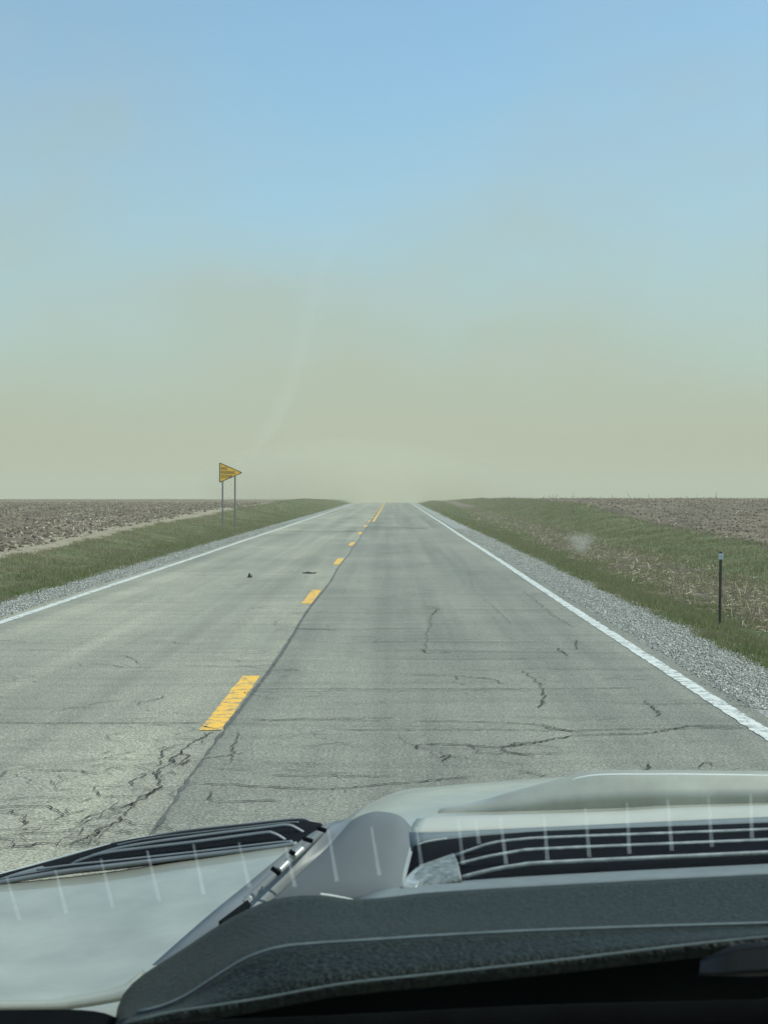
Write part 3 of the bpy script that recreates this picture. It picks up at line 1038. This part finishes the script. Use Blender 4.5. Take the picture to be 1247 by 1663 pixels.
def bar(name, pts, w, mat, parent, n=40, th=None, taper=None):
    """rounded rail through 3-D points, about w wide and th high"""
    n = n * 2
    P = resample(pts, n)
    th = th or w
    V, Fc = [], []
    ns = 8
    for i, p in enumerate(P):
        t = (P[min(i + 1, n - 1)] - P[max(i - 1, 0)]).normalized()
        side = t.cross(Vector((0, 0, 1))).normalized()
        up = side.cross(t).normalized()
        q = 1.0 if taper is None else taper[0] + (taper[1] - taper[0]) * i / (n - 1)
        for k_ in range(ns):
            a = 2 * math.pi * (k_ + 0.5) / ns
            V.append(p + side * math.cos(a) * w / 2 * q + up * math.sin(a) * th / 2 * q)
    for i in range(n - 1):
        for k_ in range(ns):
            a, b = i * ns + k_, i * ns + (k_ + 1) % ns
            Fc.append((a, b, b + ns, a + ns))
    Fc += [tuple(range(ns))[::-1], tuple((n - 1) * ns + k_ for k_ in range(ns))]
    return mesh_obj(name, V, Fc, mat, parent, True)


car = empty('car', (0.45, 1.9, 0.0))
tag(car, 'silver car seen from its driver seat, grey bonnet and black grained dashboard', 'car')
CHILD = Matrix.Translation((-0.45, -1.9, 0.0))


class _P:   # parent proxy: meshes are built in world space
    pass


# --- bonnet
hood = shell('bonnet', [row(1.20, [(-1300, 1700), (0, 1668), (300, 1640), (720, 1600)]),
                        row(1.42, [(-1100, 1600), (0, 1545), (300, 1510), (720, 1460)]),
                        row(1.66, [(-1000, 1520), (0, 1436), (300, 1398), (480, 1373), (720, 1352)])], M['paint'], car, 40, 6)
right = shell('bonnet_panel', [row(1.76, [(560, 1353), (700, 1351), (850, 1346), (1000, 1340), (1247, 1327), (2500, 1290)]),
                               row(1.83, [(560, 1338), (690, 1326), (850, 1322), (1000, 1317), (1247, 1308), (2500, 1285)]),
                               row(2.02, [(572, 1322), (660, 1292), (800, 1282), (900, 1276), (1247, 1272), (2500, 1278)]),
                               row(2.16, [(590, 1314), (618, 1298), (660, 1283), (720, 1278), (800, 1271), (900, 1264), (960, 1260), (1060, 1260), (1247, 1262), (2500, 1290)]),
                               row(2.24, [(600, 1330), (660, 1310), (800, 1300), (960, 1290), (1247, 1290), (2500, 1320)])], M['paint'], car, 60, 5)
bulge = shell('bonnet_bulge', [row(1.85, [(690, 1334), (850, 1328), (1000, 1322), (1247, 1313), (2300, 1290)]),
                               row(1.852, [(712, 1324), (830, 1311), (960, 1297), (1247, 1290), (2300, 1282)]),
                               row(1.87, [(725, 1321), (780, 1309), (830, 1295), (900, 1276), (960, 1261.5), (1060, 1259.5), (1247, 1261), (2300, 1274)]),
                               row(1.93, [(740, 1318), (790, 1307), (840, 1294), (905, 1276), (962, 1262), (1062, 1260.5), (1247, 1262), (2300, 1276)]),
                               row(2.15, [(750, 1318), (800, 1307), (840, 1297), (905, 1282), (962, 1272), (1062, 1270), (1247, 1270), (2300, 1284)])], M['paint'], right, 60, 5, smooth_rows=False)
bar('bulge_edge_highlight', row(1.866, [(725, 1321), (780, 1309), (830, 1295), (900, 1276), (960, 1261), (1060, 1259), (1247, 1260.5), (2300, 1275)]), 0.006, M['rim_highlight'], bulge, 70, 0.004)  # bright line along the crease, a highlight built as a rail
shell('bonnet_lip', [row(1.755, [(664, 1354), (700, 1352), (850, 1347), (1000, 1341), (1247, 1328), (2400, 1291)]),
                     row(1.80, [(676, 1330), (720, 1326), (850, 1323), (1000, 1318), (1247, 1308), (2400, 1285)])], M['lip_sheen'], right, 50, 3, 0.004)
# --- bonnet vent on the driver's side
vent = shell('bonnet_vent', [row(1.665, [(-30, 1436), (100, 1416), (200, 1405), (320, 1391), (440, 1376), (500, 1369)]),
                             row(1.76, [(-30, 1432), (100, 1400), (200, 1377), (320, 1362), (440, 1349), (525, 1345)]),
                             row(1.84, [(-30, 1428), (100, 1394), (200, 1366), (300, 1352), (400, 1341), (480, 1333), (520, 1337)])], M['vent_black'], car, 40, 5, 0.004)
bar('vent_frame', row(1.66, [(-60, 1442), (0, 1434), (100, 1417), (200, 1405), (320, 1391), (440, 1377), (482, 1371)]), 0.008, M['vent_grey'], vent, 40, 0.005)
bar('vent_frame', row(1.672, [(60, 1413), (120, 1405), (200, 1397), (320, 1384), (440, 1370), (475, 1367)]), 0.005, M['vent_grey'], vent, 40, 0.0025)
bar('louvre', row(1.70, [(112, 1410), (122, 1402), (140, 1395), (180, 1385), (320, 1368), (425, 1354), (442, 1354), (457, 1361), (468, 1370)]), 0.0062, M['vent_grey'], vent, 60, 0.004)
bar('louvre', row(1.74, [(150, 1391), (205, 1376), (320, 1359), (430, 1345), (466, 1341), (483, 1347), (497, 1356)]), 0.0062, M['vent_grey'], vent, 60, 0.004)
bar('louvre', row(1.79, [(190, 1373), (240, 1363), (320, 1353), (400, 1344), (460, 1337), (485, 1336)]), 0.0022, M['vent_grey'], vent, 60, 0.002)
bar('vent_frame', row(1.845, [(180, 1371), (230, 1362), (300, 1350), (400, 1339), (480, 1331), (502, 1334), (516, 1345)]), 0.003, M['vent_grey'], vent, 60, 0.003)
bar('fender_edge_highlight', row(1.86, [(-400, 1530), (-60, 1442), (0, 1421), (60, 1404), (120, 1387), (180, 1371), (215, 1363), (250, 1357)]), 0.007, M['rim_highlight'], car, 50, 0.004, (1.2, 0.35))
shell('fender', [row(1.70, [(-500, 1560), (-30, 1436), (60, 1416), (115, 1407)]), row(1.845, [(-450, 1545), (-30, 1433), (60, 1405), (175, 1374)])], M['vent_grey'], car, 30, 4, 0.003)

shell('cowl_base', [[Vector((0.0, 1.10, 1.10)), Vector((1.29, 1.10, 1.10))], [Vector((0.0, 2.2, 1.12)), Vector((1.29, 2.2, 1.12))]], M['vent_black'], car, 6, 3, 0.1)
# --- cowl ridge and wiper
cowl = shell('cowl', [row(1.385, [(395, 1520), (460, 1480), (560, 1470), (640, 1462), (690, 1458)]),
                      row(1.40, [(455, 1450), (500, 1440), (560, 1430), (620, 1430), (654, 1437)]),
                      row(1.45, [(530, 1378), (560, 1365), (600, 1358), (640, 1358), (667, 1368)]),
                      row(1.49, [(568, 1336), (585, 1326), (612, 1320), (648, 1326), (669, 1345)]),
                      row(1.52, [(574, 1334), (590, 1328), (615, 1324), (645, 1330), (664, 1348)])], M['cowl'], car, 30, 5, 0.006)
shell('gutter', [row((1.30, 1.60), [(180, 1628), (320, 1503), (400, 1437), (481, 1371), (530, 1340), (560, 1331)]),
                 row((1.29, 1.55), [(215, 1632), (345, 1520), (425, 1470), (474, 1440), (540, 1374), (582, 1329)])], M['vent_grey'], car, 40, 3, 0.004)
wip = bar('wiper_arm', row((1.34, 1.54), [(402, 1462), (448, 1418), (500, 1371), (530, 1343)]), 0.0072, M['cowl'], car, 30, 0.007)
for (xa, ya, xb, yb, Ya, Yb, mt) in ((398, 1467, 406, 1458, 1.335, 1.338, 'slat'), (452, 1415, 466, 1401, 1.355, 1.365, 'slat'), (476, 1392, 490, 1379, 1.37, 1.38, 'slat')):
    bar('wiper_joint', [at(xa, ya, Ya), at(xb, yb, Yb)], 0.0068, M[mt], wip, 6, 0.006)
for (xa, ya, xb, yb, Y_) in ((441, 1410, 455, 1420, 1.345), (492, 1362, 508, 1367, 1.40), (515, 1345, 530, 1350, 1.42), (470, 1383, 479, 1388, 1.365)):
    bar('wiper_clip', [at(xa, ya, Y_), at(xb, yb, Y_)], 0.0045, M['vent_black'], wip, 6, 0.004)
shell('gutter_gap', [row((1.28, 1.325), [(355, 1497), (402, 1462)]), row((1.275, 1.32), [(362, 1500), (408, 1470)])], M['vent_black'], car, 8, 2, 0.003)

# --- cowl grille with slats at the foot of the windscreen
out_ = shell('cowl_grille', [row(1.055, [(655, 1442), (747, 1433), (900, 1423), (1247, 1405), (1900, 1375)]),
                                 row(1.17, [(668, 1390), (760, 1372), (900, 1364), (1247, 1348), (1900, 1320)]),
                                 row(1.245, [(672, 1374), (700, 1367), (744, 1361), (811, 1355), (900, 1349), (1247, 1336), (1900, 1310)])], M['vent_black'], car, 50, 4, 0.004)
shell('grille_rim', [row(1.24, [(666, 1376), (700, 1367), (744, 1361), (811, 1355), (900, 1350), (1247, 1337), (1900, 1311)]),
                     row(1.265, [(664, 1352), (720, 1352), (811, 1347), (900, 1343), (1247, 1327), (1900, 1300)])], M['pad'], out_, 50, 2, 0.004)
bar('rim_glint', row(1.232, [(680, 1372), (690, 1368), (705, 1365), (725, 1362.5)]), 0.0024, M['rim_highlight'], out_, 16, 0.0015, (0.6, 0.6))
for Y_, pts in ((1.135, [(738, 1391), (760, 1383), (800, 1370), (840, 1365), (900, 1361), (1247, 1348), (1900, 1320)]),
                (1.095, [(742, 1405), (790, 1393), (840, 1384), (900, 1379), (1247, 1365), (1900, 1338)]),
                (1.055, [(744, 1427), (800, 1413), (850, 1405), (900, 1401), (1247, 1385), (1900, 1357)])):
    bar('slat', row(Y_, pts), 0.0036, M['slat'], out_, 80, 0.0026)
shell('grille_insert', [row(1.04, [(657, 1440), (700, 1440), (725, 1434), (748, 1426)]), row(1.07, [(668, 1420), (700, 1413), (745, 1407)]),
                        row(1.10, [(682, 1405), (700, 1399), (737, 1386)])], M['mesh'], out_, 20, 4, 0.003)
shell('grille_end', [row(1.035, [(654, 1441), (676, 1441)]), row(1.06, [(660, 1425), (683, 1425)]), row(1.085, [(676, 1410), (684, 1408)])], M['slat'], out_, 8, 3, 0.003)
shell('dash_pad_edge', [row(0.99, [(575, 1464), (640, 1457), (747, 1449), (900, 1438), (1247, 1420), (1900, 1392)]),
                        row(1.03, [(600, 1452), (657, 1444), (747, 1436), (900, 1425), (1247, 1408), (1900, 1378)]),
                        row(1.06, [(610, 1446), (655, 1440), (747, 1431), (900, 1421), (1247, 1403), (1900, 1373)])], M['pad'], car, 50, 3, 0.005)
bar('pad_glint', row(0.985, [(520, 1453), (537, 1455), (556, 1458.5), (576, 1462)]), 0.0022, M['rim_highlight'], car, 16, 0.0014, (1.0, 0.6))
# --- instrument binnacle
TOP = [(186, 1662), (190, 1640), (200, 1615), (230, 1585), (300, 1540), (360, 1500), (420, 1469), (470, 1457), (520, 1455), (575, 1461), (640, 1457), (700, 1450), (900, 1438), (1247, 1420), (1800, 1395)]
MID = [(188, 1664), (196, 1644), (214, 1626), (250, 1603), (320, 1566), (385, 1528), (435, 1504), (480, 1496), (530, 1493), (580, 1494), (640, 1491), (700, 1487), (900, 1476), (1247, 1461), (1800, 1440)]
CRE = [(189, 1668), (200, 1654), (222, 1648), (262, 1638), (300, 1622), (350, 1590), (400, 1560), (450, 1543), (500, 1537), (560, 1533), (640, 1528), (700, 1524), (900, 1514), (1247, 1503), (1800, 1488)]
LIP = [(190, 1672), (205, 1662), (230, 1656), (275, 1645), (320, 1638), (380, 1629), (430, 1621), (500, 1608), (560, 1598), (640, 1589), (700, 1583), (900, 1561), (1247, 1522), (1800, 1480)]
binn = shell('instrument_binnacle', [row(0.88, TOP), row(0.82, MID), row(0.755, CRE), row(0.715, LIP)], M['dash'], car, 90, 5, 0.006)
bar('seam', [p + Vector((0, 0, 0.0008)) for p in row(0.752, CRE[2:])], 0.0016, M['stitch'], binn, 120, 0.0016)
bar('lip', row(0.712, LIP[1:]), 0.0012, M['stitch'], binn, 90, 0.0012, (0.8, 1.0))
clus = shell('instrument_panel', [row(0.75, [(p[0], p[1] - 12) for p in LIP]), row(0.735, [(190, 1720), (500, 1690), (900, 1640), (1247, 1625), (1800, 1600)]), row(0.72, [(190, 1760), (500, 1740), (900, 1720), (1247, 1720), (1800, 1720)])], M['black_gloss'], car, 60, 4, 0.004)
shell('screen', [row(0.695, [(1138, 1560), (1142, 1546), (1160, 1537), (1247, 1531), (1800, 1500)]), row(0.692, [(1136, 1585), (1150, 1588), (1250, 1586), (1400, 1580), (1800, 1560)])], M['black_gloss'], car, 30, 4, 0.003)
shell('lower_trim', [row(0.66, [(0, 1690), (190, 1666), (560, 1650), (900, 1634), (1247, 1626), (1800, 1610)]), row(0.655, [(0, 1760), (190, 1750), (560, 1740), (900, 1740), (1247, 1740), (1800, 1740)])], M['black_matte'], car, 40, 3, 0.004)
shell('dash_side', [row(0.86, [(-900, 1645), (0, 1641), (110, 1640), (170, 1646), (205, 1662)]), row(0.80, [(-900, 1760), (0, 1750), (110, 1750), (205, 1750)])], M['black_matte'], car, 30, 3, 0.006)
shell('dash_ledge', [row(1.0, [(-900, 1640), (0, 1632), (120, 1628), (215, 1612)]), row(1.10, [(-900, 1632), (0, 1626), (100, 1620), (190, 1604), (232, 1575)])], M['paint'], car, 30, 3, 0.004)

# --- windscreen: a clear tinted pane, with pale strips imitating dash reflections along its foot
def mat_glass():
    t = NT('windscreen_glass')
    b = t.n.new('ShaderNodeBsdfTransparent')
    b.inputs['Color'].default_value = (0.925, 0.985, 0.955, 1)
    t.l.new(b.outputs[0], t.out.inputs['Surface'])
    return t.m
def mat_reflection():
    t = NT('painted_reflection')
    a = t.n.new('ShaderNodeBsdfTransparent')
    b = t.n.new('ShaderNodeBsdfTranslucent')
    b.inputs['Color'].default_value = (0.78, 0.84, 0.82, 1)
    m = t.n.new('ShaderNodeMixShader')
    f = t.ramp(t.noise(25.0, 2), [(0.3, 0.08), (0.7, 0.15)])
    t.put(m.inputs[0], f)
    t.l.new(a.outputs[0], m.inputs[1])
    t.l.new(b.outputs[0], m.inputs[2])
    t.l.new(m.outputs[0], t.out.inputs['Surface'])
    return t.m
M['glass'] = mat_glass()
M['line'] = mat_reflection()
GB = 2.144      # glass plane: z = GB - 0.756 Y
def on_glass(px, py, lift=0.0):
    s = (py - VY) / F
    Y = (GB - CAMZ) / (0.756 - s)
    return at(px, py, Y - lift)
gv, gf = [], []
for j in range(13):
    Y = 1.26 - j * 0.09
    for i in range(21):
        X = -0.78 + 1.9 * i / 20
        gv.append((X, Y - 0.10 * ((X - 0.17) / 0.95) ** 2 * 0.0, GB - 0.756 * Y))
gf = [(j * 21 + i, j * 21 + i + 1, (j + 1) * 21 + i + 1, (j + 1) * 21 + i) for j in range(12) for i in range(20)]
glass = mesh_obj('windscreen', gv, gf, M['glass'], car, True)
TICKS = [((11, 1425), (32, 1495)), ((90, 1413), (108, 1484)), ((164, 1395), (183, 1474)), ((239, 1382), (259, 1464)), ((314, 1371), (331, 1453)),
         ((388, 1369), (405, 1441)), ((464, 1376), (479, 1441)), ((533, 1348), (547, 1432)), ((603, 1343), (616, 1422)), ((676, 1343), (685, 1409)),
         ((744, 1332), (752, 1404)), ((772, 1332), (778, 1371)), ((812, 1327), (822, 1404)), ((883, 1322), (889, 1397)), ((950, 1312), (957, 1392)),
         ((1018, 1304), (1022, 1387)), ((1084, 1298), (1091, 1382)), ((1150, 1293), (1156, 1376)), ((1219, 1290), (1221, 1362))]
for (a, b) in TICKS:
    V, Fc = [], []
    for q in range(7):
        t = q / 6
        px_, py_ = a[0] + (b[0] - a[0]) * t, a[1] + (b[1] - a[1]) * t
        hw = 1.8 + 1.6 * t
        V += [on_glass(px_ - hw, py_, 0.002), on_glass(px_ + hw, py_, 0.002)]
    Fc = [(2 * q, 2 * q + 1, 2 * q + 3, 2 * q + 2) for q in range(6)]
    mesh_obj('reflection_tick', V, Fc, M['line'], glass)

shell('added_unseen_roof', [[Vector((-0.72, 0.28, 2.06)), Vector((0.45, 0.28, 2.10)), Vector((1.62, 0.28, 2.06))],  # out of view, added to keep sky light off the dash
               [Vector((-0.74, -0.5, 2.10)), Vector((0.45, -0.5, 2.15)), Vector((1.64, -0.5, 2.10))],
               [Vector((-0.72, -1.6, 2.05)), Vector((0.45, -1.6, 2.10)), Vector((1.62, -1.6, 2.05))]], M['paint'], car, 16, 5, 0.03)
def mat_pale_mark():
    t = NT('pale_glass_mark')
    a = t.n.new('ShaderNodeBsdfTransparent')
    b = t.n.new('ShaderNodeBsdfTranslucent')
    b.inputs['Color'].default_value = (0.85, 0.86, 0.82, 1)
    m = t.n.new('ShaderNodeMixShader')
    t.put(m.inputs[0], t.math('MULTIPLY', t.attr('tint'), t.ramp(t.noise(30.0, 3), [(0.3, 0.6), (0.7, 1.0)])))
    t.l.new(a.outputs[0], m.inputs[1])
    t.l.new(b.outputs[0], m.inputs[2])
    t.l.new(m.outputs[0], t.out.inputs['Surface'])
    return t.m
M['pale_mark'] = mat_pale_mark()
path = resample([Vector((p[0], p[1], 0)) for p in ((388, 752), (415, 722), (442, 688), (466, 640), (480, 595), (490, 550), (504, 490), (528, 400), (556, 290))], 40)  # pale translucent streak up the glass, faded at both ends
V, T, tn = [], [], []
for i, p in enumerate(path):
    f = i / 39
    for j, (o_, al) in enumerate(((-1, 0), (-0.3, 0.7), (0.5, 1.0), (1, 0))):
        V.append(on_glass(p.x + o_ * (13 + 8 * f), p.y + o_ * 4, 0.002))
        tn.append(al * 0.085 * min(1, f * 6) * (1 - f) ** 1.2)
for i in range(39):
    for j in range(3):
        a = i * 4 + j
        T += [(a, a + 1, a + 5), (a, a + 5, a + 4)]
tri_obj('pale_mark', np.array(V), np.array(T), M['pale_mark'], np.array(tn), glass)
V, T, tn = [on_glass(944, 880, 0.002)], [], [0.22]
for i in range(24):
    q = 2 * math.pi * i / 24
    for r_, al in ((0.5, 0.13), (1.0, 0.0)):
        w_ = r_ * (1 + 0.2 * math.sin(3 * q))
        V.append(on_glass(944 + 26 * w_ * math.cos(q), 880 - 20 * w_ * math.sin(q), 0.002))
        tn.append(al)
for i in range(24):
    a, b = 1 + 2 * i, 1 + 2 * ((i + 1) % 24)
    T += [(0, a, b), (a, a + 1, b + 1), (a, b + 1, b)]
tri_obj('pale_glass_patch', np.array(V), np.array(T), M['pale_mark'], np.array(tn), glass)
# --- body and wheels below, so that the car stands on the road
M['tyre'] = mat_plain('tyre_rubber', (0.02, 0.02, 0.02), 0.8)
bm = bmesh.new()
body_pts = [(0.10, 0.35), (0.95, 0.30), (2.42, 0.34), (2.50, 0.60), (2.44, 0.90), (2.30, 0.97), (1.70, 0.98), (1.15, 1.00), (0.10, 1.00)]
va = [bm.verts.new((-0.52, y, z)) for y, z in body_pts]
vb = [bm.verts.new((1.34, y, z)) for y, z in body_pts]
nb = len(body_pts)
bm.faces.new(va)
bm.faces.new(vb[::-1])
for i in range(nb):
    bm.faces.new((va[i], vb[i], vb[(i + 1) % nb], va[(i + 1) % nb]))
bmesh.ops.recalc_face_normals(bm, faces=bm.faces)
bmesh.ops.bevel(bm, geom=list(bm.edges), offset=0.05, segments=3, affect='EDGES')
me = bpy.data.meshes.new('body')
bm.to_mesh(me)
bm.free()
me.materials.append(M['paint'])
link(bpy.data.objects.new('body', me), car)
for xw in (-0.46, 1.28):
    def ring(name, prof, mat, par):
        V, Fc = [], []
        ns, k_ = 32, len(prof)
        for i in range(ns):
            a = 2 * math.pi * i / ns
            for (xx, rr) in prof:
                V.append((xw + xx, 1.75 + rr * math.cos(a), 0.36 + rr * math.sin(a)))
        for i in range(ns):
            for j in range(k_):
                a, b = i * k_ + j, i * k_ + (j + 1) % k_
                c, d_ = ((i + 1) % ns) * k_ + (j + 1) % k_, ((i + 1) % ns) * k_ + j
                Fc.append((a, b, c, d_))
        return mesh_obj(name, V, Fc, mat, par, True)
    tyre = ring('wheel', [(-0.11, 0.22), (-0.12, 0.30), (-0.10, 0.345), (-0.06, 0.36), (0.06, 0.36), (0.10, 0.345), (0.12, 0.30), (0.11, 0.22)], M['tyre'], car)
    ring('rim', [(-0.10, 0.05), (-0.10, 0.225), (0.10, 0.225), (0.10, 0.05)], M['alu'], tyre)

# meshes of the car were built in world space: keep them there under the car's Empty
for o in car.children:
    o.matrix_parent_inverse = CHILD

# ------------------------------------------------------------------ blowing dust and haze
def volume_mat(name, col, dens, aniso=0.0):
    t = NT(name)
    v = t.n.new('ShaderNodeVolumePrincipled')
    v.inputs['Color'].default_value = tuple(col) + (1,)
    v.inputs['Density'].default_value = dens
    v.inputs['Anisotropy'].default_value = aniso
    t.l.new(v.outputs[0], t.out.inputs['Volume'])
    return t.m


def ellipsoid(name, c, r, mat):
    bm = bmesh.new()
    bmesh.ops.create_icosphere(bm, subdivisions=4, radius=1.0)
    for v in bm.verts:
        p = v.co
        q = 1 + 0.10 * math.sin(3.1 * p.x + c[0]) + 0.08 * math.sin(4.3 * p.y + c[1]) + 0.07 * math.sin(5.1 * p.z + c[2])
        v.co = Vector((p.x * r[0] * q, p.y * r[1] * q, p.z * r[2] * q))
    me = bpy.data.meshes.new(name)
    bm.to_mesh(me)
    bm.free()
    me.materials.append(mat)
    o = link(bpy.data.objects.new(name, me))
    o.location = c
    return o


DC = (0.86, 0.83, 0.645)
for q in range(6):
    c, r, dn = (0.0 - 0.8 * q, 262 + 8 * q, -1.5), (8 + 5.5 * q, 40 + 8 * q, 4.0 + 1.6 * q), 0.0080
    o = ellipsoid('dust_cloud', c, r, volume_mat('blowing_dust', (0.85, 0.80, 0.63), dn))
    tag(o, 'pale tan dust cloud blowing over the far end of the road', 'dust', 'dust clouds over the road', 'stuff')

bm = bmesh.new()
bmesh.ops.create_cube(bm, size=1.0)
for v in bm.verts:
    v.co = Vector((v.co.x * 4000, (v.co.y + 0.5) * 3300 - 150, -27 if v.co.z < 0 else 13))
me = bpy.data.meshes.new('haze')
bm.to_mesh(me)
bm.free()
me.materials.append(volume_mat('dusty_air', DC, 0.0015))
haze = link(bpy.data.objects.new('haze', me))
tag(haze, 'thin tan dust haze hanging over road and fields', 'haze', None, 'stuff')
